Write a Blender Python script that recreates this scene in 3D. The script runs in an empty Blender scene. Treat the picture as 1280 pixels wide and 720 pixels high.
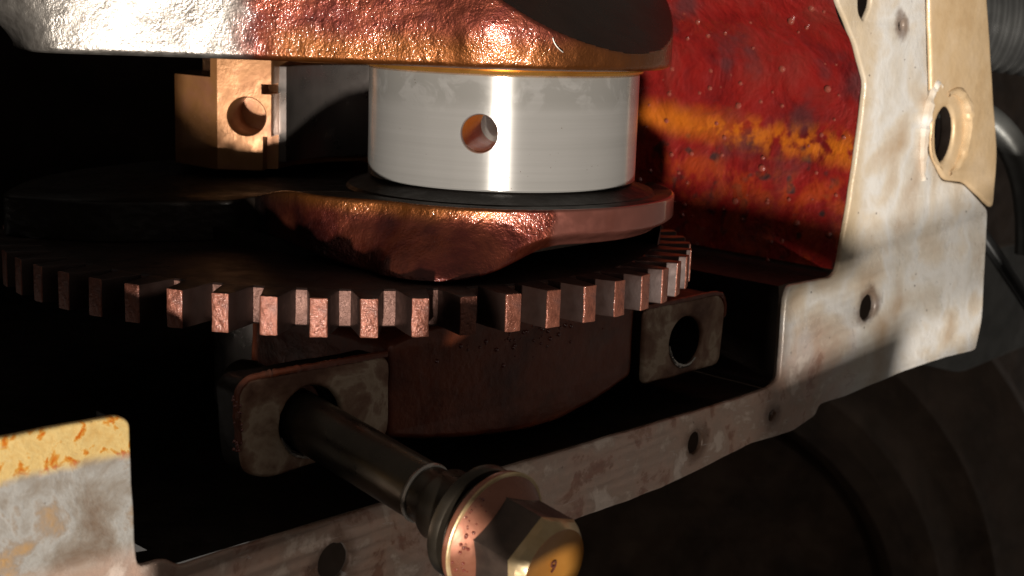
import bpy, bmesh, math, random
from mathutils import Vector, Matrix, noise

random.seed(7)
PI = math.pi
CM = 0.01
scene = bpy.context.scene

# ------------------------------------------------------------------ camera
def V(*a): return Vector(a)
def setup_camera():
    f, cz, D, pi_, ya, ro = 1817.96, 3.1793, 27.2221, 0.193997, 0.0099945, 0.0334433
    h = V(math.sin(ya), math.cos(ya), 0); r0 = V(math.cos(ya), -math.sin(ya), 0); Z = V(0, 0, 1)
    F = math.cos(pi_)*h - math.sin(pi_)*Z
    U0 = math.sin(pi_)*h + math.cos(pi_)*Z
    R = r0*math.cos(ro) + U0*math.sin(ro)
    U = U0*math.cos(ro) - r0*math.sin(ro)
    cam = bpy.data.cameras.new('camera'); o = bpy.data.objects.new('camera', cam)
    scene.collection.objects.link(o)
    m = Matrix((( R.x, U.x, -F.x, 0), (R.y, U.y, -F.y, -D*CM), (R.z, U.z, -F.z, cz*CM), (0, 0, 0, 1)))
    o.matrix_world = m
    cam.sensor_width = 36; cam.lens = 36*f/1280
    cam.clip_start = 0.005; cam.clip_end = 20
    cam.dof.use_dof = True; cam.dof.focus_distance = 0.243; cam.dof.aperture_fstop = 45.0
    scene.camera = o
setup_camera()

# ------------------------------------------------------------------ world, light, exposure
w = bpy.data.worlds.new('World'); scene.world = w; w.use_nodes = True
bg = w.node_tree.nodes['Background']
bg.inputs[0].default_value = (1.0, 0.90, 0.80, 1); bg.inputs[1].default_value = 0.085
SUN_DIR = V(0.03, 1.0, 0.20).normalized()          # the way the light travels
sl = bpy.data.lights.new('sun', 'SUN'); sl.energy = 5.0; sl.angle = math.radians(2.2); sl.color = (1.0, 0.93, 0.84)
so = bpy.data.objects.new('sun', sl); scene.collection.objects.link(so)
so.rotation_euler = (-SUN_DIR).to_track_quat('Z', 'Y').to_euler(); so.location = (0, -1.5, -0.1)
vs = scene.view_settings
vs.view_transform = 'Standard'; vs.look = 'None'; vs.gamma = 1; vs.exposure = 0.1; vs.use_curve_mapping = False

# ------------------------------------------------------------------ helpers
AZ = math.radians(46)
DV = V(math.sin(AZ), math.cos(AZ), 0); NV = V(math.cos(AZ), -math.sin(AZ), 0); CR = V(-2.94, 1.43, 0)
def pan(s, q, z):                                     # engine frame: s along the rail, q out of the sump opening, z along the crank
    return CR + DV*s + NV*q + V(0, 0, z)

def link(o): scene.collection.objects.link(o)
def setp(o, parent):
    if parent is None: return
    o.parent = parent
    L = V(0, 0, 0); p = parent
    while p is not None:
        L += p.location if p.get('_e') else V(0, 0, 0); p = p.parent
    o.matrix_parent_inverse = Matrix.Translation(-L) if parent.get('_e') else Matrix()
def obj(name, verts, faces, mat, parent=None, smooth=True, angle=35, fmats=None):
    me = bpy.data.meshes.new(name)
    me.from_pydata([tuple(Vector(v)*CM) for v in verts], [], faces); me.update()
    return finish(name, me, mat, parent, smooth, angle, fmats)
def finish(name, me, mat, parent=None, smooth=True, angle=35, fmats=None):
    o = bpy.data.objects.new(name, me); link(o)
    for m in (mat if isinstance(mat, (list, tuple)) else [mat]): me.materials.append(m)
    if fmats:
        for p, i in zip(me.polygons, fmats): p.material_index = i
    if smooth:
        me.polygons.foreach_set('use_smooth', [True]*len(me.polygons)); me.set_sharp_from_angle(angle=math.radians(angle))
    setp(o, parent); return o
def thing(name, loc, label, cat, group=None):
    o = bpy.data.objects.new(name, None); link(o); o.location = Vector(loc)*CM; o['_e'] = 1
    o.empty_display_size = 0.01
    tag(o, label, cat, group); return o
def tag(o, label, cat, group=None, kind=None):
    if label: o['label'] = label
    if cat: o['category'] = cat
    if group: o['group'] = group
    if kind: o['kind'] = kind
    return o
def lathe(prof, n=96, center=(0, 0, 0), ax=None, closed=False):
    """prof: (r, h) list; ax: (u, v, w) frame, w the axis"""
    u, v, wv = ax or (V(1, 0, 0), V(0, 1, 0), V(0, 0, 1)); c = Vector(center)
    vs_, fs = [], []
    for r, h in prof:
        for k in range(n):
            a = 2*PI*k/n; vs_.append(c + u*(r*math.cos(a)) + v*(r*math.sin(a)) + wv*h)
    m = len(prof)
    for i in range(m-1):
        for k in range(n):
            k2 = (k+1) % n; fs.append((i*n+k, i*n+k2, (i+1)*n+k2, (i+1)*n+k))
    if closed:
        for k in range(n):
            k2 = (k+1) % n; fs.append(((m-1)*n+k, (m-1)*n+k2, k2, k))
    else:
        if prof[0][0] > 1e-6: fs.append(tuple(reversed(range(n))))
        if prof[-1][0] > 1e-6: fs.append(tuple((m-1)*n+k for k in range(n)))
    return vs_, fs
def frame_of(axis):
    w_ = Vector(axis).normalized(); u = w_.orthogonal().normalized(); return u, w_.cross(u), w_
def fill(outline, holes=(), depth=1.0, bevel=0.05, res=3):
    """2D outline with holes -> solid mesh data (cm), x,y in plane, z in [-depth,0]"""
    cu = bpy.data.curves.new('t', 'CURVE'); cu.dimensions = '2D'; cu.fill_mode = 'BOTH'
    cu.extrude = depth/2 - bevel; cu.bevel_depth = bevel; cu.bevel_resolution = res; cu.offset = -bevel
    for poly in [outline]+list(holes):
        sp = cu.splines.new('POLY'); sp.points.add(len(poly)-1); sp.use_cyclic_u = True
        for p, q in zip(sp.points, poly): p.co = (q[0], q[1], 0, 1)
    o = bpy.data.objects.new('t', cu); link(o)
    dg = bpy.context.evaluated_depsgraph_get()
    me = bpy.data.meshes.new_from_object(o.evaluated_get(dg))
    bm = bmesh.new(); bm.from_mesh(me); bmesh.ops.remove_doubles(bm, verts=bm.verts, dist=1e-4)
    bmesh.ops.recalc_face_normals(bm, faces=bm.faces)
    bm.verts.ensure_lookup_table()
    vs_ = [V(v.co.x, v.co.y, v.co.z - depth/2) for v in bm.verts]; fs = [tuple(v.index for v in f.verts) for f in bm.faces]
    bm.free(); bpy.data.objects.remove(o); bpy.data.curves.remove(cu); bpy.data.meshes.remove(me)
    return vs_, fs
def panfill(name, outline, holes, q, depth, bevel, mat, parent, wob=0.0, angle=35):
    vs_, fs = fill(outline, holes, depth, bevel); fm = None
    if isinstance(mat, list):                        # second material behind the face's edge, black to paint shade on sides and holes
        fm = [0 if sum(vs_[i].z for i in f)/len(f) > -bevel*1.6 else 1 for f in fs]
    return obj(name, [pan(v.x, q+v.z, v.y) for v in vs_], fs, mat, parent, True, angle, fm)
def ell(cx, cy, rx, ry=None, n=28, wob=0.0, seed=0):
    ry = ry or rx
    return [(cx+rx*math.cos(2*PI*k/n)*(1+wob*noise.noise(V(k*.9, seed, 0))), cy+ry*math.sin(2*PI*k/n)*(1+wob*noise.noise(V(k*.9, seed, 5)))) for k in range(n)]
def smooth_poly(pts, r=0.12, n=4, closed=True):
    """round the corners of a polygon"""
    out = []; N = len(pts)
    for i in range(N):
        a, b, c = Vector(pts[i-1]), Vector(pts[i]), Vector(pts[(i+1) % N])
        d1, d2 = (a-b), (c-b); rr = min(r, d1.length*.45, d2.length*.45)
        p, q = b+d1.normalized()*rr, b+d2.normalized()*rr
        for k in range(n+1):
            t = k/n; out.append(tuple(p*(1-t)**2 + b*2*t*(1-t) + q*t*t))
    return out
def jitter(pts, step=0.25, amp=0.02, seed=0):
    """resample a polygon and roughen it"""
    out = []; N = len(pts)
    for i in range(N):
        a, b = Vector(pts[i]), Vector(pts[(i+1) % N]); L = (b-a).length; m = max(1, int(L/step))
        for k in range(m):
            p = a+(b-a)*(k/m); e = noise.noise_vector(V(p.x*2.1, p.y*2.1, seed*7.3))*amp
            out.append((p.x+e.x, p.y+e.y))
    return out
def boolean(o, cutters, op='DIFFERENCE'):
    for i, c in enumerate(cutters):
        m = o.modifiers.new('b%d' % i, 'BOOLEAN'); m.operation = op; m.object = c; m.solver = 'EXACT'
    dg = bpy.context.evaluated_depsgraph_get()
    me = bpy.data.meshes.new_from_object(o.evaluated_get(dg)); o.modifiers.clear()
    old = o.data; o.data = me; bpy.data.meshes.remove(old)
    for c in cutters: bpy.data.objects.remove(c)
    me.polygons.foreach_set('use_smooth', [True]*len(me.polygons)); me.set_sharp_from_angle(angle=math.radians(35))
def box(x0, x1, y0, y1, z0, z1):
    v = [V(x, y, z) for z in (z0, z1) for x, y in ((x0, y0), (x1, y0), (x1, y1), (x0, y1))]
    return v, [(3, 2, 1, 0), (4, 5, 6, 7), (0, 1, 5, 4), (1, 2, 6, 5), (2, 3, 7, 6), (3, 0, 4, 7)]
def sstep(a, b, x):
    t = max(0, min(1, (x-a)/(b-a))); return t*t*(3-2*t)

# ------------------------------------------------------------------ materials
class NT:
    def __init__(s, name):
        s.m = bpy.data.materials.new(name); s.m.use_nodes = True; s.t = s.m.node_tree; s.n = s.t.nodes
        s.p = s.n['Principled BSDF']
        tc = s.n.new('ShaderNodeTexCoord'); mp = s.n.new('ShaderNodeVectorMath'); mp.operation = 'SCALE'; mp.inputs[3].default_value = 100
        s.t.links.new(tc.outputs['Object'], mp.inputs[0]); s.co = mp.outputs[0]
    def l(s, a, b): s.t.links.new(a, b)
    def set(s, k, v):
        i = s.p.inputs[k]
        if hasattr(v, 'is_linked'): s.l(v, i)
        else: i.default_value = v
    def noise(s, scale, detail=4, rough=.55, dist=0, co=None, st=(1, 1, 1)):
        nd = s.n.new('ShaderNodeTexNoise'); nd.inputs['Scale'].default_value = scale; nd.inputs['Detail'].default_value = detail
        nd.inputs['Roughness'].default_value = rough; nd.inputs['Distortion'].default_value = dist
        c = co or s.co
        if st != (1, 1, 1):
            vm = s.n.new('ShaderNodeVectorMath'); vm.operation = 'MULTIPLY'; vm.inputs[1].default_value = st; s.l(c, vm.inputs[0]); c = vm.outputs[0]
        s.l(c, nd.inputs['Vector']); return nd.outputs['Fac']
    def voro(s, scale, feat='F1'):
        nd = s.n.new('ShaderNodeTexVoronoi'); nd.inputs['Scale'].default_value = scale; nd.feature = feat; s.l(s.co, nd.inputs['Vector']); return nd.outputs['Distance']
    def ramp(s, fac, stops):
        nd = s.n.new('ShaderNodeValToRGB'); e = nd.color_ramp.elements
        while len(e) < len(stops): e.new(.5)
        for x, (p, c) in zip(e, stops):
            x.position = p; x.color = (*c, 1) if not isinstance(c, (int, float)) else (c, c, c, 1)
        s.l(fac, nd.inputs[0]); return nd.outputs[0]
    def mr(s, v, a, b, c=0, d=1, smooth=True):
        nd = s.n.new('ShaderNodeMapRange'); nd.interpolation_type = 'SMOOTHSTEP' if smooth else 'LINEAR'
        s.l(v, nd.inputs[0])
        for i, x in zip((1, 2, 3, 4), (a, b, c, d)): nd.inputs[i].default_value = x
        return nd.outputs[0]
    def math(s, op, a, b=0.0):
        nd = s.n.new('ShaderNodeMath'); nd.operation = op; nd.use_clamp = False
        for i, x in ((0, a), (1, b)):
            if hasattr(x, 'is_linked'): s.l(x, nd.inputs[i])
            else: nd.inputs[i].default_value = x
        return nd.outputs[0]
    def mix(s, fac, a, b):
        nd = s.n.new('ShaderNodeMix'); nd.data_type = 'RGBA'
        for i, x in ((0, fac), (6, a), (7, b)):
            if hasattr(x, 'is_linked'): s.l(x, nd.inputs[i])
            else: nd.inputs[i].default_value = (*x, 1) if isinstance(x, tuple) else x
        return nd.outputs[2]
    def xyz(s, co=None):
        nd = s.n.new('ShaderNodeSeparateXYZ'); s.l(co or s.co, nd.inputs[0]); return nd.outputs
    def dot(s, vec, off=0.0):
        nd = s.n.new('ShaderNodeVectorMath'); nd.operation = 'DOT_PRODUCT'; s.l(s.co, nd.inputs[0]); nd.inputs[1].default_value = vec
        return s.math('ADD', nd.outputs['Value'], off)
    def bump(s, h, strength=.5, dist=.02, prev=None):
        nd = s.n.new('ShaderNodeBump'); nd.inputs['Strength'].default_value = strength; nd.inputs['Distance'].default_value = dist*CM
        s.l(h, nd.inputs['Height'])
        if prev: s.l(prev, nd.inputs['Normal'])
        return nd.outputs[0]

def metal(name, stops, cscale=.8, metallic=.8, rough=(.3, .5), bump=.4, bscale=8, bdist=.03, coat=0, st=(1, 1, 1)):
    s = NT(name); s.set('Base Color', s.ramp(s.noise(cscale, 6, .6, .3, st=st), stops)); s.set('Metallic', metallic)
    s.set('Roughness', s.mr(s.noise(cscale*3, 3), .3, .7, *rough))
    b = s.bump(s.noise(bscale, 5, .6), bump, bdist); b = s.bump(s.noise(bscale*.22, 3), bump*.5, bdist*3, b)
    s.set('Normal', b)
    if coat: s.set('Coat Weight', coat); s.set('Coat Roughness', .08); s.l(b, s.p.inputs['Coat Normal'])
    return s.m

def m_web(name, upper):
    s = NT(name); X = s.xyz()
    n1 = s.noise(1.1, 6, .6, .4); n2 = s.noise(.55, 4, .6)
    copper = s.ramp(n1, [(.30, (.045, .007, .006)), (.44, (.11, .018, .011)), (.56, (.17, .036, .017)), (.70, (.085, .015, .009))])
    xw = s.math('ADD', X[0], s.math('MULTIPLY', s.math('SUBTRACT', n2, .5), 1.6))
    if upper:
        # thin amber oil film along the lower edge, bare pale casting out on the counterweight
        zz = s.math('ADD', X[2], s.math('MULTIPLY', s.math('SUBTRACT', n2, .5), .9))
        amber = s.math('MULTIPLY', s.mr(zz, 2.85, 2.35), s.mr(xw, -4.4, -3.4))
        col = s.mix(amber, copper, (.19, .058, .012))
        col = s.mix(s.mr(xw, -4.2, -4.9), col, s.ramp(s.noise(6, 3), [(.3, (.19, .17, .15)), (.7, (.34, .31, .28))]))
        smooth = None
    else:
        zz = s.math('ADD', X[2], s.math('MULTIPLY', s.math('SUBTRACT', n2, .5), .5))
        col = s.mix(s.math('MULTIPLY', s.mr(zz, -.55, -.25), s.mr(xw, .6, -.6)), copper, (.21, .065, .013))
        col = s.mix(s.mr(xw, -3.2, -4.6), col, (.012, .009, .008))  # counterweight coloured near black, standing for the shade it lies in
        smooth = s.mr(s.math('ADD', X[0], s.math('MULTIPLY', s.math('SUBTRACT', s.noise(3, 3), .5), .25)), .82, .98)
        col = s.mix(smooth, col, (.33, .115, .085))
    s.set('Base Color', col); s.set('Metallic', .8)
    r = s.mr(s.noise(3.5, 4), .3, .7, .30, .46)
    s.set('Roughness', r)
    fine = s.noise(19, 3, .6); coarse = s.noise(2.6, 4, .6)
    st = .8
    if smooth is not None: st = s.mr(smooth, 0, 1, .8, .04)
    b = s.bump(fine, .65, .017); b = s.bump(coarse, .15, .04, b)
    if smooth is not None:
        for nd in s.n:
            if nd.type == 'BUMP': s.l(st, nd.inputs['Strength'])
    s.set('Normal', b); s.set('Coat Weight', .9); s.set('Coat Roughness', .09); s.l(b, s.p.inputs['Coat Normal'])
    return s.m

def m_pin():
    s = NT('polished_journal_steel'); X = s.xyz()
    sm = s.noise(2.2, 5, .6, .6); 
    worn = s.math('MULTIPLY', s.mr(X[2], 1.25, 1.6), s.mr(sm, .38, .50))
    col = s.mix(worn, s.ramp(s.noise(1.0, 6, .7, 0, st=(.12, .12, 9)), [(.3, (.50, .48, .45)), (.7, (.58, .555, .525))]), (.44, .42, .39))
    pits = s.math('MULTIPLY', s.mr(s.voro(9), .10, .06), s.mr(s.noise(1.6, 2), .56, .64))
    col = s.mix(pits, col, (.2, .14, .1))
    s.set('Base Color', col); s.set('Metallic', .62); s.set('Roughness', .24)
    b = s.bump(s.noise(4, 5, .7, st=(.25, .25, 9)), .012, .003); s.set('Normal', b)
    s.set('Anisotropic', .82); s.set('Anisotropic Rotation', .25); tn = s.n.new('ShaderNodeTangent'); tn.direction_type = 'RADIAL'; tn.axis = 'Z'; s.l(tn.outputs[0], s.p.inputs['Tangent'])
    return s.m

def m_rail():
    """bare aluminium sealing face with sealer remains and oil staining; s/t are the rail's own axes"""
    s = NT('stained_aluminium'); S = s.dot(tuple(DV), -CR.dot(DV)); T = s.xyz()[2]
    n0 = s.noise(.5, 5, .5, .3); n1 = s.noise(1.2, 7, .62, .3); n2 = s.noise(4, 6, .65, .4)
    col = s.ramp(n0, [(.30, (.50, .37, .25)), (.43, (.66, .58, .48)), (.50, (.72, .69, .65)), (.58, (.64, .58, .50)), (.74, (.46, .33, .22))])
    # browner along the lower run of the rail
    T2 = s.math('ADD', T, s.math('MULTIPLY', s.math('SUBTRACT', n0, .5), 2.2))
    low = s.mr(T2, -2.9, -4.7)
    right = s.mr(s.math('ADD', S, s.math('MULTIPLY', s.math('SUBTRACT', n1, .5), 3)), 10.5, 8.0)
    brown = s.ramp(n1, [(.36, (.30, .12, .07)), (.46, (.50, .31, .23)), (.55, (.44, .29, .22)), (.62, (.68, .53, .44))])
    col = s.mix(s.math('MULTIPLY', low, s.math('MULTIPLY', right, .9)), col, brown)
    # yellowed sealer line along the right inner edge
    edge = s.mr(s.math('ADD', S, s.math('MULTIPLY', s.math('SUBTRACT', n1, .5), .9)), 10.0, 9.3)
    edge = s.math('MULTIPLY', edge, s.mr(T, -3.2, -1.5)); col = s.mix(s.math('MULTIPLY', edge, .6), col, (.56, .40, .21))
    # left end: ochre band with rust-red flecks over grey aluminium
    leftm = s.mr(S, -7.0, -7.6)
    grey = s.ramp(n1, [(.28, (.20, .13, .085)), (.44, (.33, .285, .24)), (.53, (.45, .43, .40)), (.58, (.36, .29, .23)), (.66, (.48, .29, .13))])
    col = s.mix(s.math('MULTIPLY', leftm, s.mr(T, -4.6, -4.2)), col, grey)
    band = s.math('MULTIPLY', leftm, s.mr(s.math('ADD', T, s.math('MULTIPLY', s.math('SUBTRACT', n1, .5), .5)), -3.10, -2.92))
    col = s.mix(band, col, s.ramp(n2, [(.35, (.72, .46, .16)), (.52, (.80, .58, .24)), (.56, (.70, .34, .06)), (.62, (.62, .15, .01))]))
    # oil rings and dirt that gathered round the bolt holes
    for hs_, ht_, hr_ in ((10.16, -3.24, .3), (4.25, -5.24, .23), (-4.66, -5.45, .3), (6.78, -5.14, .12), (10.58, 2.96, .1)):
        dx = s.math('SUBTRACT', S, hs_); dz = s.math('SUBTRACT', T, ht_)
        dd = s.math('SQRT', s.math('ADD', s.math('MULTIPLY', dx, dx), s.math('MULTIPLY', dz, dz)))
        dd = s.math('ADD', dd, s.math('MULTIPLY', s.math('SUBTRACT', n1, .5), .9))
        col = s.mix(s.math('MULTIPLY', s.mr(dd, hr_+.28, hr_+.02), .75), col, (.13, .065, .035))
    # scratches and dark specks
    scr = s.mr(s.noise(3.0, 6, .7, 1.5, st=(.3, .3, 3)), .63, .70); col = s.mix(s.math('MULTIPLY', scr, .45), col, (.75, .72, .68))
    spk = s.math('MULTIPLY', s.mr(s.voro(3.2), .10, .06), s.mr(n1, .5, .6)); col = s.mix(spk, col, (.08, .05, .035))
    s.set('Base Color', col); s.set('Metallic', .1); s.set('Roughness', s.mr(n1, .35, .65, .24, .55))
    b = s.bump(n2, .35, .03); b = s.bump(n1, .4, .10, b); s.set('Normal', b); s.set('Coat Weight', .3); s.set('Coat Roughness', .2); s.l(b, s.p.inputs['Coat Normal'])
    return s.m

def m_wall():
    s = NT('oily_red_casting'); X = s.xyz(); Q = s.dot(tuple(NV), -CR.dot(NV))
    n0 = s.noise(.8, 5, .6, .4); n1 = s.noise(2.4, 5, .6)
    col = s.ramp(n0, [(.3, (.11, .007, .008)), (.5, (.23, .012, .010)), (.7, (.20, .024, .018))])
    # orange reflection painted into the colour as a soft stripe
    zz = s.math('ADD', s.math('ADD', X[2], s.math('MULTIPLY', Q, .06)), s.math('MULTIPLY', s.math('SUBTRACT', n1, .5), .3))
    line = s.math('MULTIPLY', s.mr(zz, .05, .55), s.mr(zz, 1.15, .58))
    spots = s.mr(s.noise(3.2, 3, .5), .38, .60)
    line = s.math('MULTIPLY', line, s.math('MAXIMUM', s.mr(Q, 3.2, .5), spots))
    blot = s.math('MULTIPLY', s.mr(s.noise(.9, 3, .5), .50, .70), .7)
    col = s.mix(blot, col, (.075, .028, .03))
    sq = s.math('MULTIPLY', s.mr(s.noise(3.0, 1, .4), .60, .72), s.mr(X[2], 1.0, -.2)); col = s.mix(s.math('MULTIPLY', sq, .9), col, (.03, .022, .022))  # dark spots painted in for the ring teeth reflected in the wall
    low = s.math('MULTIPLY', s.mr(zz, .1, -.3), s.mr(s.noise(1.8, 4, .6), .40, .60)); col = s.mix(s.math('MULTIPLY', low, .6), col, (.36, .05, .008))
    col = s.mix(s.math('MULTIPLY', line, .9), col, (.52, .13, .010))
    s.set('Base Color', col); s.set('Roughness', s.mr(n1, .3, .7, .25, .5)); s.set('Metallic', .15)
    b = s.bump(s.noise(4, 3, .5), .3, .06); b = s.bump(n0, .6, .3, b); s.set('Normal', b)
    s.set('Coat Weight', 1.0); s.set('Coat Roughness', .12); s.l(b, s.p.inputs['Coat Normal'])
    return s.m

M = {}
M['upper'] = m_web('oil_tanned_casting', True); M['lower'] = m_web('oil_tanned_casting_lower', False)
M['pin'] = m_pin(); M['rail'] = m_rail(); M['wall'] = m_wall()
M['machined'] = metal('dark_machined_steel', [(.3, (.05, .025, .015)), (.7, (.09, .045, .028))], .6, .9, (.22, .32), .06, 6, .01)
M['amber'] = metal('amber_oiled_steel', [(.3, (.42, .17, .03)), (.7, (.60, .30, .07))], .8, .75, (.2, .32), .1, 4, .01)
M['holeoil'] = metal('orange_oil_film', [(.3, (.55, .14, .012)), (.7, (.65, .22, .02))], 2, 0, (.35, .45), .1, 4, .01)
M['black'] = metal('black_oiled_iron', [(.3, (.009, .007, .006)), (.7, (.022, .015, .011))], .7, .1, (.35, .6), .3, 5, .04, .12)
M['black'].node_tree.nodes['Principled BSDF'].inputs['Specular IOR Level'].default_value = .18
M['ringtop'] = metal('black_oxide_ring', [(.3, (.02, .013, .011)), (.7, (.045, .022, .017))], .9, .5, (.35, .55), .2, 9, .02)
M['tooth'] = metal('pitted_tooth_steel', [(.3, (.10, .030, .018)), (.5, (.25, .085, .052)), (.7, (.16, .066, .05))], 1.8, .5, (.28, .5), .7, 13, .04, .4)
M['root'] = metal('pitted_root_steel', [(.3, (.09, .042, .032)), (.6, (.19, .095, .072))], 2, .5, (.4, .6), .7, 14, .04)
M['rod'] = metal('tan_forged_steel', [(.3, (.22, .088, .028)), (.5, (.28, .125, .045)), (.7, (.28, .115, .065))], .9, .45, (.34, .5), .3, 4, .05)
M['shell'] = metal('grey_bearing_metal', [(.3, (.20, .175, .16)), (.7, (.30, .26, .24))], .8, .85, (.25, .4), .06, 4, .01, st=(1, 1, .1))
M['cap'] = metal('brown_oiled_cap', [(.3, (.09, .020, .009)), (.5, (.22, .050, .018)), (.7, (.13, .052, .032))], .7, .3, (.3, .5), .35, 5, .05, .4)
M['pad'] = metal('scraped_cap_pad', [(.36, (.15, .065, .038)), (.47, (.28, .15, .095)), (.53, (.38, .24, .16)), (.57, (.56, .42, .30)), (.62, (.46, .32, .22)), (.70, (.20, .10, .06))], 1.0, .3, (.4, .6), .35, 4, .05)
M['bolt'] = metal('dark_bolt_steel', [(.3, (.045, .036, .026)), (.7, (.085, .068, .05))], .8, .7, (.25, .4), .12, 8, .015)
M['flange'] = metal('copper_toned_flange', [(.3, (.26, .085, .045)), (.6, (.38, .15, .09)), (.8, (.24, .12, .09))], 1.2, .5, (.25, .4), .15, 6, .02, .4)
M['hex'] = metal('amber_bolt_head', [(.3, (.48, .18, .025)), (.7, (.58, .26, .05))], 1.2, .45, (.3, .45), .15, 6, .02, .4)
M['cream'] = metal('pale_bolt_edge', [(.3, (.55, .36, .16)), (.7, (.72, .55, .32))], 2, .4, (.3, .45), .2, 8, .02)  # paler colour for the head chamfer and flange edge
M['hexside'] = metal('shaded_bolt_flank', [(.3, (.05, .036, .03)), (.7, (.13, .09, .07))], 1.4, .5, (.3, .45), .15, 6, .02)  # head flanks get their shade from this darker colour
M['tan'] = metal('tan_flange_casting', [(.3, (.50, .33, .17)), (.5, (.60, .43, .25)), (.7, (.66, .50, .33))], .7, .2, (.3, .5), .3, 4, .06)
M['steel'] = metal('bright_steel_edge', [(.3, (.45, .42, .38)), (.7, (.6, .56, .5))], 1, .9, (.2, .35), .2, 6, .02)
M['rubber'] = metal('black_rubber', [(.3, (.02, .02, .02)), (.7, (.035, .035, .035))], 1, 0, (.3, .45), .1, 5, .03)
M['greymetal'] = metal('dull_grey_metal', [(.3, (.10, .105, .10)), (.7, (.17, .17, .16))], .5, .6, (.3, .5), .2, 3, .05)
M['hose'] = metal('worn_grey_hose', [(.3, (.03, .03, .03)), (.7, (.065, .065, .063))], .8, .2, (.3, .42), .1, 5, .02)
M['bell'] = metal('sooty_brown_casting', [(.3, (.045, .028, .018)), (.7, (.13, .083, .056))], .4, .3, (.35, .55), .3, 3, .08)
M['ink'] = metal('dark_stamp', [(.3, (.10, .03, .02)), (.7, (.14, .04, .03))], 2, .2, (.4, .5), .1, 6, .01)
def m_drop():
    s = NT('oil_droplet'); s.set('Base Color', (.20, .045, .03, 1)); s.set('Roughness', .14); s.set('Coat Weight', 1.0); s.set('Specular IOR Level', .8); return s.m
M['drop'] = m_drop()

# ================================================================== engine block (pan rail, walls, bulkhead)
block = thing('engine_block', pan(0, 5.6, -6), 'open engine block with pale stained sump rail and oily red inner wall', 'engine block')
inner = [(7.3, 6.0), (8.05, 3.44), (8.86, 2.56), (9.37, 1.72), (9.29, .62), (9.10, -.92), (8.85, -2.26), (8.63, -2.39), (7.10, -2.39), (6.99, -2.63),
         (6.97, -4.39), (6.56, -4.53), (4.45, -4.59), (-1.78, -4.70), (-6.67, -4.79), (-7.40, -4.83), (-7.62, -4.66), (-8.07, -4.66), (-8.11, -3.85), (-8.14, -2.55), (-8.30, -2.44), (-11.1, -2.42), (-11.4, -2.1), (-11.4, .2), (-14.5, .2)]
outer = [(-14.5, -9.5), (-9, -8.6), (-5, -7.2), (-1.5, -6.45), (.85, -6.05), (2.39, -6.01), (3.57, -5.94), (4.81, -5.79), (6.13, -5.62), (7.55, -5.63), (8.42, -5.43), (8.54, -5.20), (9.63, -5.18),
         (11.95, -4.99), (14.15, -4.93), (15.33, -4.97), (15.51, -4.21), (15.25, -1.41), (13.95, -.70), (12.9, -.55), (12.2, .1), (12.0, 1.3), (11.5, 3.5), (11.1, 6.0)]
ol = jitter(smooth_poly(inner+outer, .14, 3), .22, .018, 1)
holes = [ell(10.16, -3.24, .30, .30, 24, .12, 1), ell(4.25, -5.24, .22, .24, 22, .2, 2), ell(6.78, -5.14, .10, .12, 14, .2, 3), ell(-4.66, -5.45, .30, .30, 24, .12, 4),
         ell(10.58, 2.96, .10, .10, 12, .1, 5), smooth_poly([(8.62, 4.6), (9.30, 4.6), (9.33, 3.35), (9.10, 3.0), (8.86, 3.2)], .12)]
panfill('pan_rail', ol, holes, 5.6, .14, .05, M['rail'], block)
# flange boss standing a little proud of the rail on the right, with an oval bolt opening
fl = [(11.52, 6), (11.55, 3.5), (12.02, 1.42), (12.02, 1.30), (12.25, .1), (12.9, -.53), (13.95, -.68), (15.42, -1.42), (15.37, 0), (14.9, 1.35), (14.16, 3.59), (13.4, 6)]
panfill('flange_boss', jitter(smooth_poly(fl, .2, 3), .3, .02, 3), [ell(12.72, .52, .46, .64, 32, .03, 6)], 5.66, .40, .09, [M['tan'], M['black']], block)
panfill('dark_backing', smooth_poly([(11.8, 2.2), (14.6, 2.0), (15.0, -.9), (12.4, -.9)], .3), [], 4.3, .4, .05, M['black'], block)  # black plate added behind the opening so the hole looks dark
# rim round the opening
def ring_tube(cs, ct, rx, ry, q, rad, a0=0, a1=2*PI, n=48, m=8, wob=0):
    vs_, fs = [], []
    for i in range(n+1):
        a = a0+(a1-a0)*i/n; c = pan(cs+rx*math.cos(a), q, ct+ry*math.sin(a)); out = (DV*math.cos(a)+V(0, 0, math.sin(a)))
        rr = rad*(1+wob*noise.noise(V(i*.5, cs, ct)))*(1 if a1-a0 > 6.2 else max(.15, math.sin(PI*i/n))**.5)
        for k in range(m):
            b = 2*PI*k/m; vs_.append(c+out*(rr*math.cos(b))+NV*(rr*math.sin(b)))
    for i in range(n):
        for k in range(m): fs.append((i*m+k, i*m+(k+1) % m, (i+1)*m+(k+1) % m, (i+1)*m+k))
    return vs_, fs
obj('opening_rim', *ring_tube(13.0, .55, .75, .95, 5.66, .16, -PI*.45, PI*.62, 40, 10, .2), M['tan'], block)
obj('sealant_bead', *ring_tube(12.3, .5, .42, 1.2, 5.62, .13, PI*.38, PI*1.3, 40, 8, .5), M['rail'], block)
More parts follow.
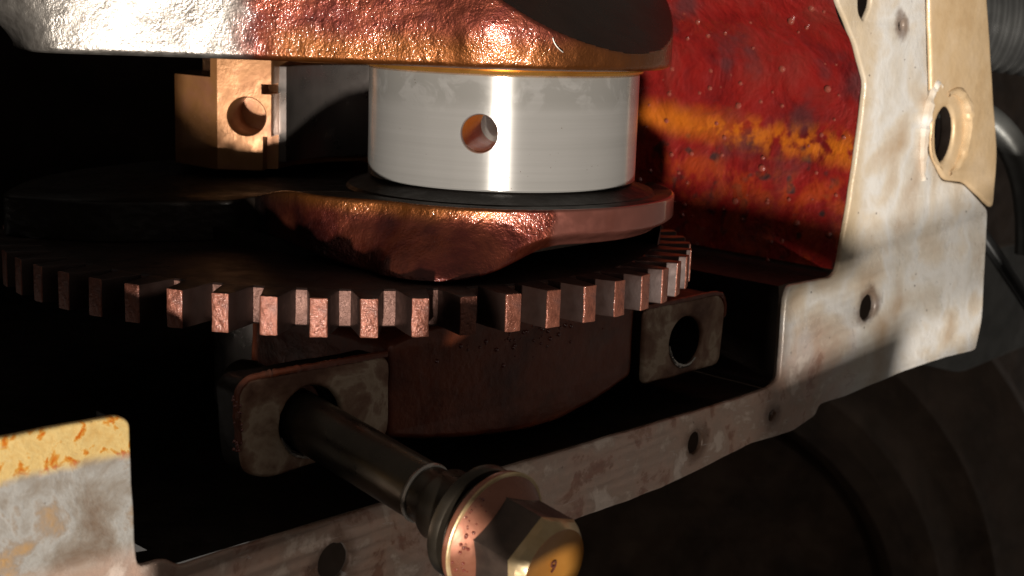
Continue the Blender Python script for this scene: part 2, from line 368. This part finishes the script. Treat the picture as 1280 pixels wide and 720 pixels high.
# inner walls: the inner outline ruled away from the opening
def wallstrip(name, pts, q0, q1, mat, nseg=60, amp=.05, parent=block):
    pts = [Vector(p) for p in smooth_open(pts)]
    vs_, fs = [], []
    for j, p in enumerate(pts):
        for i in range(nseg+1):
            q = q0+(q1-q0)*i/nseg; P = pan(p.x, q, p.y); e = noise.fractal(P*.9, 1, 2, 4)*amp*min(1, (q0-q)/1.0)
            vs_.append(P - DV*e)
    for j in range(len(pts)-1):
        for i in range(nseg): a = j*(nseg+1)+i; fs.append((a, a+1, a+nseg+2, a+nseg+1))
    return obj(name, vs_, fs, mat, parent, True, 60)
def smooth_open(pts, step=.18):
    out = []
    P = [Vector(p) for p in pts]
    for i in range(len(P)-1):
        a, b, c, d = P[max(0, i-1)], P[i], P[i+1], P[min(len(P)-1, i+2)]
        m = max(2, int((c-b).length/step))
        for k in range(m):
            t = k/m; out.append(.5*((2*b)+(c-a)*t+(2*a-5*b+4*c-d)*t*t+(3*b-a-3*c+d)*t**3))
    out.append(P[-1]); return out
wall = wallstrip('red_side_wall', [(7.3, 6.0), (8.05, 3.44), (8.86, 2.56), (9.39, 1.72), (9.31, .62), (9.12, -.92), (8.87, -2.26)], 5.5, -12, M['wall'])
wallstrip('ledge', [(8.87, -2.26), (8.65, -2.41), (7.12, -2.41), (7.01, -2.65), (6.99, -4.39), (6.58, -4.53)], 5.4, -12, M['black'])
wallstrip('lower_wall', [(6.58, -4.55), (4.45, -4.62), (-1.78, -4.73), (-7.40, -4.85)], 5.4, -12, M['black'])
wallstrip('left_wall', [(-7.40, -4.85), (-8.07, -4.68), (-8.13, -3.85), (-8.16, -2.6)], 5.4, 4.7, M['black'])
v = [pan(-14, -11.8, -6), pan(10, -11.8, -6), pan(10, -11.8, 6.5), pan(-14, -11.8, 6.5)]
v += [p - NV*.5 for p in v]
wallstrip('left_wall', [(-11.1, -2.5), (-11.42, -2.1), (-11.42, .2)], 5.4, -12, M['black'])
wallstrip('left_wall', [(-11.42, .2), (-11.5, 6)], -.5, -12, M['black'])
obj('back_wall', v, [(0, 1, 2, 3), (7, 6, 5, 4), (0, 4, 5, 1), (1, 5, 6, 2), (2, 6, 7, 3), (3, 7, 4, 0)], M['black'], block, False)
# oil droplets clinging to the red wall
def dome(c, nrm, r, vs_, fs, squash=.6):
    u, v_, w_ = frame_of(nrm); b = len(vs_); n = 8
    for ring, (rr, hh) in enumerate(((1, -.1), (.8, .55), (.4, .9))):
        for k in range(n): a = 2*PI*k/n; vs_.append(c+u*(r*rr*math.cos(a))+v_*(r*rr*math.sin(a))+w_*(r*hh*squash))
    vs_.append(c+w_*(r*squash))
    for g in range(2):
        for k in range(n): k2 = (k+1) % n; fs.append((b+g*n+k, b+g*n+k2, b+(g+1)*n+k2, b+(g+1)*n+k))
    for k in range(n): fs.append((b+2*n+k, b+2*n+(k+1) % n, b+3*n))
vs_, fs = [], []
bw = wall.data.vertices
cand = [v_.co/CM for v_ in bw]
random.seed(11); cnt = 0
while cnt < 110:
    c = random.choice(cand); q = (c-CR).dot(NV)
    if q < -1 or q > 5.3 or c.z > 4.2: continue
    if c.z < -1.6 and random.random() < .5: continue
    c = c + DV*random.uniform(-.02, .02)+V(0, 0, random.uniform(-.08, .08))
    dome(c-DV*.01, -DV, random.choice((.03, .035, .045, .05, .06, .085)), vs_, fs); cnt += 1
dr = obj('oil_droplets', vs_, fs, M['drop'], block); dr['kind'] = 'stuff'

# ================================================================== main bearing cap
cap = thing('main_bearing_cap', pan(0, 4, -4.4), 'dark brown oily main bearing cap below the toothed ring, scraped pads at both ends', 'bearing cap')
body = [(-3.02, -3.93), (-2.2, -4.12), (-.67, -4.36), (.3, -4.42), (.96, -4.39), (2.0, -4.2), (3.10, -3.85), (3.10, -2.2), (2.0, -2.1), (0, -2.1), (-2.4, -2.15), (-3.02, -2.35)]
panfill('cap_body', jitter(smooth_poly(body, .15, 3), .2, .03, 8), [], 4.86, 4.0, .12, M['cap'], cap)
padL = [(-6.05, -2.62), (-5.9, -2.46), (-3.10, -2.48), (-3.10, -3.92), (-5.5, -4.09), (-5.95, -3.9)]
panfill('bolt_pad', jitter(smooth_poly(padL, .28, 4), .2, .025, 9), [ell(-4.68, -3.31, .58, .56, 36, .03, 2)], 5.0, .6, .07, [M['pad'], M['black']], cap)
padR = [(3.19, -2.50), (5.5, -2.49), (5.74, -2.7), (5.68, -3.97), (3.21, -4.04)]
panfill('bolt_pad', jitter(smooth_poly(padR, .22, 4), .2, .025, 10), [ell(4.52, -3.33, .50, .50, 36, .03, 3)], 5.0, 2.5, .07, [M['pad'], M['black']], cap)
obj('hole_liner', *ring_tube(-4.68, -3.31, .59, .57, 4.7, .06, 0, 2*PI, 48, 8), M['black'], cap)
obj('hole_chamfer', *ring_tube(4.52, -3.33, .50, .50, 4.99, .05, PI*1.02, PI*1.72, 30, 8, .3), M['steel'], cap)
obj('hole_chamfer', *ring_tube(-4.68, -3.31, .58, .56, 4.99, .05, PI*1.1, PI*1.75, 30, 8, .3), M['steel'], cap)
# raised sealer/oil crust round the left pad
def crust(pts, q, rad, n=70, seed=1):
    P = smooth_open(pts, .05); vs_, fs = [], []; m = 8
    for i, p in enumerate(P):
        a = P[max(0, i-1)]; b = P[min(len(P)-1, i+1)]; t = (b-a).normalized(); o2 = Vector((-t.y, t.x))
        rr = rad*(.75+.6*abs(noise.noise(V(i*.6, seed, 0))))*(.3 if i in (0, len(P)-1) else 1)
        for k in range(m):
            g = 2*PI*k/m; pp = p+o2*(rr*math.cos(g)); vs_.append(pan(pp.x, q+rr*.8*math.sin(g), pp.y))
    for i in range(len(P)-1):
        for k in range(m): fs.append((i*m+k, i*m+(k+1) % m, (i+1)*m+(k+1) % m, (i+1)*m+k))
    return vs_, fs
obj('oil_crust', *crust([(-6.0, -3.45), (-6.04, -2.75), (-5.9, -2.5), (-5.6, -2.44), (-4.4, -2.45), (-3.15, -2.46)], 4.98, .07, seed=4), M['cap'], cap)
obj('oil_crust', *crust([(3.2, -2.49), (4.4, -2.47), (5.45, -2.47), (5.72, -2.7), (5.72, -3.0)], 4.98, .06, seed=6), M['cap'], cap)
vs_, fs = [], []
for k in range(46):
    sx = random.gauss(.4, 1.0); tz = -2.45-abs(random.gauss(0, .32)); r = random.choice((.02, .03, .045))
    dome(pan(sx, 4.86, tz), NV, r, vs_, fs, .8)
for k in range(40):
    dome(pan(-6.03+random.gauss(0, .04), 5.0, -2.65-random.random()*.9), NV, random.choice((.02, .03)), vs_, fs, .9)
cd = obj('oil_crumbs', vs_, fs, M['drop'], cap); cd['kind'] = 'stuff'

# ================================================================== crankshaft
crank = thing('crankshaft', (CR.x, CR.y, -5), 'bare crankshaft with bright journal between coppery webs and toothed ring', 'crankshaft')
def resample(pts, step):
    P = [Vector((p[0], p[1], 0)) for p in pts]; out = []
    N = len(P)
    for i in range(N):
        a, b, c, d = P[i-1], P[i], P[(i+1) % N], P[(i+2) % N]
        m = max(1, int(round((c-b).length/step)))
        for k in range(m):
            t = k/m; out.append(.5*((2*b)+(c-a)*t+(2*a-5*b+4*c-d)*t*t+(3*b-a-3*c+d)*t**3))
    return out
def web_outline(nose_r, kind):
    pts = []
    # nose: arc about the pin from its right rear round the front to the left flank
    for a in range(60, -113 if kind == 'upper' else -131, -8):
        pts.append((nose_r*math.cos(math.radians(a))-.05, nose_r*math.sin(math.radians(a))))
    if kind == 'upper':
        pts += [(-2.3, -2.74), (-3.4, -2.58), (-4.6, -2.45), (-5.8, -2.42), (-7.2, -2.5), (-8.3, -2.3), (-9.0, -1.7), (-9.3, -.9)]
    else:
        pts += [(-3.2, -2.25), (-4.1, -1.3), (-4.9, -.35), (-6.0, -.6), (-7.2, -.9), (-8.2, -.8)]
    # counterweight rim about the crank axis
    for a in range(197, 40, -8):
        r = 6.5; x, y = CR.x+r*math.cos(math.radians(a)), CR.y+r*math.sin(math.radians(a))
        if a > 100 or kind == 'upper' and a > 95: pts.append((x, y))
    pts += [(-2.6, 6.4), (.2, 4.4)]
    return pts
def build_web(name, kind, mats, z0, z1, nose_r):
    P = resample(web_outline(nose_r, kind), .055); N = len(P)
    nz = 84 if kind == 'upper' else 30
    nrm = []
    for i in range(N):
        t = (P[(i+3) % N]-P[i-3]).normalized(); nn = V(t.y, -t.x, 0)
        nrm.append(nn)
    c = sum(P, V(0, 0, 0))/N
    if nrm[0].dot(P[0]-c) < 0: nrm = [-x for x in nrm]
    vs_, fs, fm = [], [], []
    rr = .10
    cut_n = V(.46, -.40, .79).normalized(); cut_p = V(.9, -3.1, 2.66)
    on = []
    for j in range(nz+1):
        for i in range(N):
            p = P[i]; za, zb = z0, z1
            if kind == 'lower':
                # the underside of the nose climbs to the right, deepest under the middle
                zb_ = z0
                x = p.x
                bot = -1.36+.5*sstep(-.9, 1.3, x) + .25*sstep(-2.2, -4.2, x)
                if p.y > .8 or x < -4.4: bot = z0
                za = bot
                zb = z1 - .42*sstep(-3.6, -5.2, x)*1.0 - .42*sstep(1.2, 2.6, p.y)*(1-sstep(-3.6, -5.2, x))
            t = j/nz; z = za+(zb-za)*t
            ins = 0
            e0, e1 = z-za, zb-z
            r2 = rr if kind == 'upper' else .05
            for e in (e0, e1):
                if e < r2: ins = max(ins, r2-math.sqrt(max(0, r2*r2-(r2-e)**2)))
            q = V(p.x, p.y, z)
            rough = 1.0
            if kind == 'lower':
                rough = 1-sstep(.7, 1.0, p.x)
                flare = .8*sstep(-.35, -1.36, z)*math.exp(-((p.x+1.1)/1.25)**2)*(1 if p.y < 0 else 0)
                ins -= 1.0*flare
                # right half leans in towards the ring
                if p.y < .5: ins += .35*sstep(za+.28, za, z)*sstep(-.3, .9, p.x)
            else:
                # casting: rounded outer corner of the counterweight, slight belly above the journal
                ins += .55*sstep(3.0, 2.1, z)*sstep(-7.6, -9.0, p.x)
                ins += .16*sstep(2.45, 2.1, z)*sstep(-2.2, -2.9, p.x)*0
                ins -= .10*math.exp(-((z-2.75)/.5)**2)*math.exp(-((p.x+.2)/1.4)**2)
            dsp = (noise.fractal(q*9, 1, 2, 3)*.007+noise.fractal(q*1.2, 1, 2, 3)*.02)*rough*min(1, e0/.06+.15)*min(1, e1/.06+.15)
            q = q-nrm[i]*(ins-dsp)
            hit = False
            if kind == 'upper':
                dd = (q-cut_p).dot(cut_n)
                lim = .25*math.exp(-((q.x-.2)/.8)**2)
                if dd > 0 and q.y < 2: q = q-cut_n*(dd); hit = True
            vs_.append(q); on.append(hit)
    for j in range(nz):
        for i in range(N):
            i2 = (i+1) % N; f = (j*N+i, j*N+i2, (j+1)*N+i2, (j+1)*N+i); fs.append(f)
            fm.append(2 if all(on[k] for k in f) else (1 if kind == 'lower' and vs_[f[0]].x < -4.5 else 0))  # lower counterweight sides blackened in place of the shade on them
    fs.append(tuple(reversed(range(N)))); fm.append(1); fs.append(tuple(nz*N+i for i in range(N))); fm.append(1)
    me_ = obj(name, vs_, fs, mats, crank, True, 60, fm)
    bm = bmesh.new(); bm.from_mesh(me_.data); bmesh.ops.recalc_face_normals(bm, faces=bm.faces); bm.to_mesh(me_.data); bm.free()
    return me_
uw = build_web('upper_web', 'upper', [M['upper'], M['black'], M['machined']], 2.08, 6.5, 3.12)
uw['label'] = 'upper web, coppery rough casting turning pale silver at its left'
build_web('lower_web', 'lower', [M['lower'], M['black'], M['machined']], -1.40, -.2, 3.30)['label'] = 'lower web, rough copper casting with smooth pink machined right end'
# journal with its oil hole
prof = [(2.5, -.02), (2.5, 2.0)]
pv, pf = lathe([(2.47, -.02), (2.5, .01)]+[(2.5, .01+1.93*k/6) for k in range(1, 6)]+[(2.5, 1.94), (2.47, 1.97)], 192)
pin = obj('crank_pin', pv, pf, M['pin'], crank)
hd = V(-.40, -2.47, 0).normalized()
ax = frame_of(hd)
cv, cf = lathe([(.315, 0), (.315, 2.38), (.325, 2.47), (.37, 2.56)], 48, V(0, 0, .97), ax)
cut = obj('cutter', cv, cf, M['amber'])
boolean(pin, [cut]); pin['label'] = 'bright polished journal with a round oil hole'
tv, tf = lathe([(.312, .6), (.312, 2.40)], 40, V(0, 0, .97), ax); obj('oil_hole', tv, tf[:-2], M['holeoil'], pin)
tv, tf = lathe([(2.48, 1.96), (2.56, 1.98), (2.58, 2.02), (2.56, 2.06), (2.7, 2.12)], 160); obj('journal_shoulder', tv, tf, M['amber'], crank)
tv, tf = lathe([(2.3, .02), (2.44, -.03), (2.52, -.08), (2.7, -.15), (2.85, -.19), (2.9, -.25)], 160); obj('journal_fillet', tv, tf, M['black'], crank)
# toothed ring: body and 54 teeth
RO, RI, ZT, HH = 6.729, 5.98, -1.384, .622
rv, rf = lathe([(2.6, ZT-HH), (RI-.03, ZT-HH), (RI, ZT-HH+.03), (RI, ZT-.03), (RI-.03, ZT), (2.6, ZT)], 54*6, (CR.x, CR.y, 0), closed=True)
fm = []
for i in range(6):
    fm += [1 if i in (1, 2, 3) and i == 2 else 0]*(54*6)
ring = obj('toothed_ring', rv, rf, [M['ringtop'], M['root']], crank, True, 30, fm)
ring['label'] = 'toothed ring with square copper-faced teeth'
bm = bmesh.new()
tw = .138
tb = [(-tw-.125, -(RI-.06)), (tw+.125, -(RI-.06)), (tw, -RO), (-tw, -RO)]
vv = [bm.verts.new((x*CM, y*CM, z*CM)) for z in (ZT-HH, ZT) for x, y in tb]
for f in ((3, 2, 1, 0), (4, 5, 6, 7), (0, 1, 5, 4), (1, 2, 6, 5), (2, 3, 7, 6), (3, 0, 4, 7)): bm.faces.new([vv[i] for i in f])
bmesh.ops.recalc_face_normals(bm, faces=bm.faces)
bmesh.ops.bevel(bm, geom=bm.edges[:], offset=.022*CM, segments=2, affect='EDGES', profile=.6)
bmesh.ops.subdivide_edges(bm, edges=[e for e in bm.edges if e.calc_length() > .1*CM], cuts=2, use_grid_fill=True)
tooths = []
for var in range(5):
    b2 = bm.copy()
    for v_ in b2.verts:
        e = noise.noise_vector(v_.co*900+V(var*9.1, 0, 0)); v_.co += e*(.011*CM)
    tm_ = bpy.data.meshes.new('tooth'); b2.to_mesh(tm_); b2.free(); tm_.materials.append(M['ringtop']); tm_.materials.append(M['tooth']); tooths.append(tm_)
bm.free()
for tme in tooths:
    for p in tme.polygons:
        p.material_index = 1 if p.center.y < -(RO-.05)*CM or p.normal.y < -.3 else 0
    tme.polygons.foreach_set('use_smooth', [True]*len(tme.polygons)); tme.set_sharp_from_angle(angle=math.radians(50))
TH0, DTH = -.31966, 2*PI/54
for k in range(54):
    t = bpy.data.objects.new('tooth', tooths[(k*7) % 5]); link(t); t.parent = ring
    t.location = CR*CM; t.rotation_euler = (0, 0, TH0+(k-0)*DTH + random.uniform(-.002, .002))
tv, tf = lathe([(3.0, -2.4), (3.0, -1.1)], 96, (CR.x, CR.y, 0)); obj('ring_hub', tv, tf, M['black'], crank)
tv, tf = lathe([(2.7, -5.0), (2.7, -2.4)], 96, (CR.x, CR.y, 0)); obj('main_journal', tv, tf, M['shell'], crank)

# ================================================================== connecting rod, pushed back off the journal
rod = thing('connecting_rod', (-2.0, 4, -.42), 'tan connecting rod end with bolt hole, left of the bright journal', 'connecting rod')
BX, BY, BR = -2.05, 2.75, 2.68
out = [(-4.76, BY), (-5.86, BY), (-6.2, 3.0), (-6.95, 3.75), (-7.0, 5.3), (-5.6, 6.9), (-4.2, 8.3), (-2.9, 8.9), (-2.7, 12), (-1.4, 12), (-1.2, 8.9), (.1, 8.3), (1.5, 6.9), (2.6, 5.3), (2.6, 4.25), (1.76, BY), (.66, BY)]
arc = [(BX+BR*math.cos(math.radians(a)), BY+BR*math.sin(math.radians(a))) for a in range(2, 179, 4)]
poly = out+arc
vs_, fs = fill(poly, [], 2.30, .035, 2)
rb = obj('rod_body', [V(v.x, v.y, v.z+1.88) for v in vs_], fs, [M['rod']], rod)
def boxo(*a): v, f = box(*a); return obj('cutter', v, f, M['rod'])
hv, hf = lathe([(.385, -1.6), (.385, -.06), (.42, .02), (.46, .2)], 40, V(-5.26, BY, .70), frame_of((0, -1, 0)))
hc = obj('cutter', hv, hf, M['rod'])
boolean(rb, [hc, boxo(-4.96, -4.6, BY-.1, BY+.9, 1.16, 1.37), boxo(-4.93, -4.6, BY-.1, BY+.5, -.6, .30), boxo(-7.5, -6.02, BY-.5, 5.6, 1.47, 2.2)])
sv, sf = [], []
arc_i = [math.radians(a) for a in range(9, 172, 4)]
sp = [(BX+2.69*math.cos(a), BY+.02+2.69*math.sin(a)) for a in arc_i]+[(BX+2.52*math.cos(a), BY+.02+2.52*math.sin(a)) for a in reversed(arc_i)]
vs_, fs = fill(sp, [], 2.0, .02, 2)
obj('bearing_shell', [V(v.x, v.y, v.z+1.72) for v in vs_], fs, M['shell'], rod)

# ================================================================== cap bolt, backed out and drooping
bd = (NV+DV*.04-V(0, 0, .162)).normalized(); B0 = pan(-4.7, 4.6, -3.31)
bolt = thing('cap_bolt', B0, 'long dark flanged bolt backed halfway out of the bearing cap pad', 'bolt')
u = V(0, 0, 1)-bd*bd.z; u.normalize(); fr = (bd.cross(u)*-1, u, bd)
fr = (u.cross(bd), u, bd)
def blathe(name, prof, mat, n=72): return obj(name, *lathe(prof, n, B0, fr), mat, bolt)
blathe('shank', [(.40, -1.5), (.445, -1.3), (.445, 2.98), (.43, 3.02)], M['bolt'])
blathe('groove_ring', [(.40, 3.0), (.455, 3.02), (.47, 3.06), (.455, 3.10), (.40, 3.12)], M['steel'])
blathe('neck', [(.40, 3.05), (.435, 3.08), (.435, 3.34), (.45, 3.37), (.52, 3.41), (.54, 3.46), (.54, 3.80), (.58, 3.9), (.6, 4.1)], M['bolt'])
blathe('washer', [(.5, 3.95), (.80, 3.97), (.85, 4.02), (.85, 4.12), (.82, 4.17), (.5, 4.19)], M['bolt'])
blathe('flange', [(.6, 4.32), (.86, 4.34), (.91, 4.38), (.92, 4.44), (.91, 4.48), (.88, 4.50), (.72, 4.72), (.5, 4.8)], M['flange'])
blathe('flange_edge', [(.87, 4.46), (.925, 4.47), (.93, 4.485), (.915, 4.50), (.87, 4.505)], M['cream'])
blathe('flange_lip', [(.5, 4.18), (.74, 4.2), (.78, 4.25), (.74, 4.31), (.5, 4.32)], M['bolt'])
# hexagonal head with chamfered crown
bm = bmesh.new(); HR = .73; vs_, fs = [], []
n = 72
def hexr(a): return HR*math.cos(PI/6)/math.cos(((a+PI/6) % (PI/3))-PI/6)
lev = [(4.62, None, 0), (5.36, None, 0), (5.48, .675, .0), (5.60, .58, 0), (5.58, .535, 0), (5.55, .0, 0)]
prof_r = []
for h, lim, _ in lev:
    for k in range(n):
        a = 2*PI*k/n+.22; r = hexr(2*PI*k/n)
        if lim is not None: r = min(r, lim) if lim > 0 else 1e-4
        vs_.append(B0+fr[0]*(r*math.cos(a))+fr[1]*(r*math.sin(a))+bd*h)
for j in range(len(lev)-1):
    for k in range(n): k2 = (k+1) % n; fs.append((j*n+k, j*n+k2, (j+1)*n+k2, (j+1)*n+k))
obj('hex_head', vs_, fs, [M['hexside'], M['hex'], M['cream']], bolt, True, 25, [0]*n+[2]*(n*2)+[1]*(n*2))
# stamped grade mark on the head
cu = bpy.data.curves.new('t', 'FONT'); cu.body = '9'; cu.size = .26; cu.align_x = 'CENTER'; cu.align_y = 'CENTER'; cu.extrude = .006
to = bpy.data.objects.new('t', cu); link(to); dg = bpy.context.evaluated_depsgraph_get(); me = bpy.data.meshes.new_from_object(to.evaluated_get(dg))
bpy.data.objects.remove(to)
rgt = u.cross(bd)
tvs = [B0+rgt*v_.co.x+u*(v_.co.y+.02)+bd*(5.575+v_.co.z) for v_ in me.vertices]; tfs = [tuple(p.vertices) for p in me.polygons]
obj('stamped_mark', tvs, tfs, M['ink'], bolt, False)
vs_, fs = [], []
for k in range(34):
    a = random.uniform(PI*.60, PI*1.25); r = random.uniform(.74, .86); h = 4.50+(.88-r)/.16*.22
    c = B0+fr[0]*(r*math.cos(a))+fr[1]*(r*math.sin(a))+bd*h
    dome(c, bd+(fr[0]*math.cos(a)+fr[1]*math.sin(a))*.9, random.choice((.015, .02, .028)), vs_, fs, .9)
d2 = obj('oil_droplets', vs_, fs, M['drop'], bolt); d2['kind'] = 'stuff'

# ================================================================== what shows round the block
def tube(path, rad, m=14, prof=None):
    vs_, fs = [], []; N = len(path); P = [Vector(p) for p in path]
    up = V(.3, .2, 1)
    for i, p in enumerate(P):
        t = (P[min(N-1, i+1)]-P[max(0, i-1)]).normalized(); a = t.cross(up).normalized(); b = t.cross(a); r = rad*(prof(i) if prof else 1)
        for k in range(m): g = 2*PI*k/m; vs_.append(p+a*(r*math.cos(g))+b*(r*math.sin(g)))
    for i in range(N-1):
        for k in range(m): fs.append((i*m+k, i*m+(k+1) % m, (i+1)*m+(k+1) % m, (i+1)*m+k))
    fs.append(tuple(reversed(range(m)))); fs.append(tuple((N-1)*m+k for k in range(m))); return vs_, fs
def bez(a, b, c, n):
    a, b, c = map(Vector, (a, b, c)); return [a*(1-t)**2+b*2*t*(1-t)+c*t*t for t in [k/n for k in range(n+1)]]
hs = tube(bez((11.0, 13.5, 3.2), (14.5, 13.5, 3.05), (20, 14, 2.2), 360), 1.25, 32, lambda i: 1+.055*math.sin(i*2*PI/13))
tag(obj('corrugated_hose', *hs, M['hose']), 'grey corrugated hose at the top right behind the flange', 'hose')
hp = tube(bez((11.5, 13.8, .75), (15.0, 13.8, 1.15), (15.2, 13.8, -3.4), 60), .42, 24)
tag(obj('curved_pipe', *hp, M['greymetal']), 'shiny dark pipe curving down behind the right edge of the flange', 'pipe')
wr = tube(bez((12.6, 13, -1.6), (13.6, 13, -2.9), (15.4, 13, -5.2), 30), .2, 12)
tag(obj('black_cable', *wr, M['rubber']), 'thin black cable hanging at the right behind the flange', 'cable')
gp = [(24, -4.6), (33, -4.4), (33, -8.2), (26.5, -8.6), (23.5, -7.8)]
tag(panfill('mounting_bracket', smooth_poly(gp, .5), [], -.6, .5, .1, M['greymetal'], None), 'dull grey bracket behind the lower right corner of the rail', 'bracket')
# bell housing: dished round casting below the rail
hb = thing('bell_housing', pan(29, -14.5, -48), 'sooty dark round housing filling the corner below the sump rail', 'housing')
hfr = (V(1, 0, 0), V(0, .15, 1).normalized(), V(0, -1, .15).normalized()); hc_ = pan(29, -14.5, -23)
def hl(name, prof, mat): return obj(name, *lathe(prof, 128, hc_, hfr), mat, hb)
hl('dish', [(4.6, -1.4), (4.9, -1.1), (5.3, -1.0), (7.5, -.5), (9.2, -.4), (9.6, -.7)], M['bell'])
hl('rim', [(9.5, -.9), (9.9, .3), (10.8, .8), (11.8, .6), (12.4, -.2), (13.2, -.5), (14.6, -.6), (15.2, -1.2), (18.5, -2.4), (19, -3.5)], M['bell'])
hl('hub_cover', [(0, -1.2), (4.2, -1.25), (4.6, -1.4), (4.7, -1.8)], M['rubber'])
pp = [(12, -55), (120, -55), (120, 30), (12, 30)]
tag(panfill('underbody_panel', smooth_poly(pp, 1.0), [], -19.5, .6, .1, M['bell'], None), 'dark smoky panel far behind the housing at the right edge', 'panel')

# ================================================================== added occluder out of view, outline and slots cut to shape the shade
OY = -15.0
def occ(xi, ze): return (xi + .03*OY, ze + .2*OY)
top = [(-4.5, -1.0), (-3.6, -1.12), (-2.2, -1.2), (-1.1, -1.2), (-.92, -.75), (-.75, -.42), (-.4, -.32), (0, -.42), (.22, -.85), (.35, -1.35), (1.4, -1.65), (2.6, -2.15), (4.2, -2.35), (5.6, -2.1), (7.3, -1.95), (7.7, -2.5), (10, -2.6), (14, -2.72), (30, -3.0)]
pl = [occ(*p) for p in top+[(70, -3.4), (70, -60), (-18, -60), (-18, .6), (-9, .45), (-6.2, .0), (-5.5, -.15), (-5.35, -.4), (-5.4, -.58), (-5.95, -.48), (-8.2, .0), (-8.3, -.3), (-8.3, -4.2), (-4.5, -3.4)]]
slots = [smooth_poly([occ(*p) for p in ((-.62, -1.62), (.1, -1.7), (.38, -2.12), (1.4, -2.18), (1.4, -2.75), (-.62, -2.75))], .2), smooth_poly([occ(*p) for p in ((9.4, -4.9), (13.2, -5.2), (13.2, -6.5), (9.2, -6.3))], .3)]
for k in range(11): slots.append(smooth_poly([occ(*p) for p in ((7.9 if k < 2 else 5.9, -2.66-.2*k), (12.6, -2.92-.2*k), (12.6, -3.05-.2*k), (7.9 if k < 2 else 5.9, -2.79-.2*k))], .05))
for k in range(11): slots.append([occ(*p) for p in ((-4.7, -3.5-.2*k), (5.5, -4.7-.2*k), (5.5, -4.735-.2*k), (-4.7, -3.535-.2*k))])
cm_ = thing('occluder', (0, OY, -12), 'added dark slotted plate out of view, shading the lower half of the engine', 'occluder')
cv_, cf_ = fill(smooth_poly(pl, .12, 3), slots, .1, .004)
obj('plate', [V(v.x, OY-v.z, v.y) for v in cv_], cf_, M['black'], cm_)

# stray fibre stuck to the oily machined cut of the upper web
fb = tube(bez((.77, -3.13, 2.63), (.80, -3.13, 2.50), (.95, -3.10, 2.40), 14), .010, 6)
tag(obj('lint_fibre', *fb, M['steel']), 'tiny pale curled fibre stuck on the coppery upper web', 'fibre')
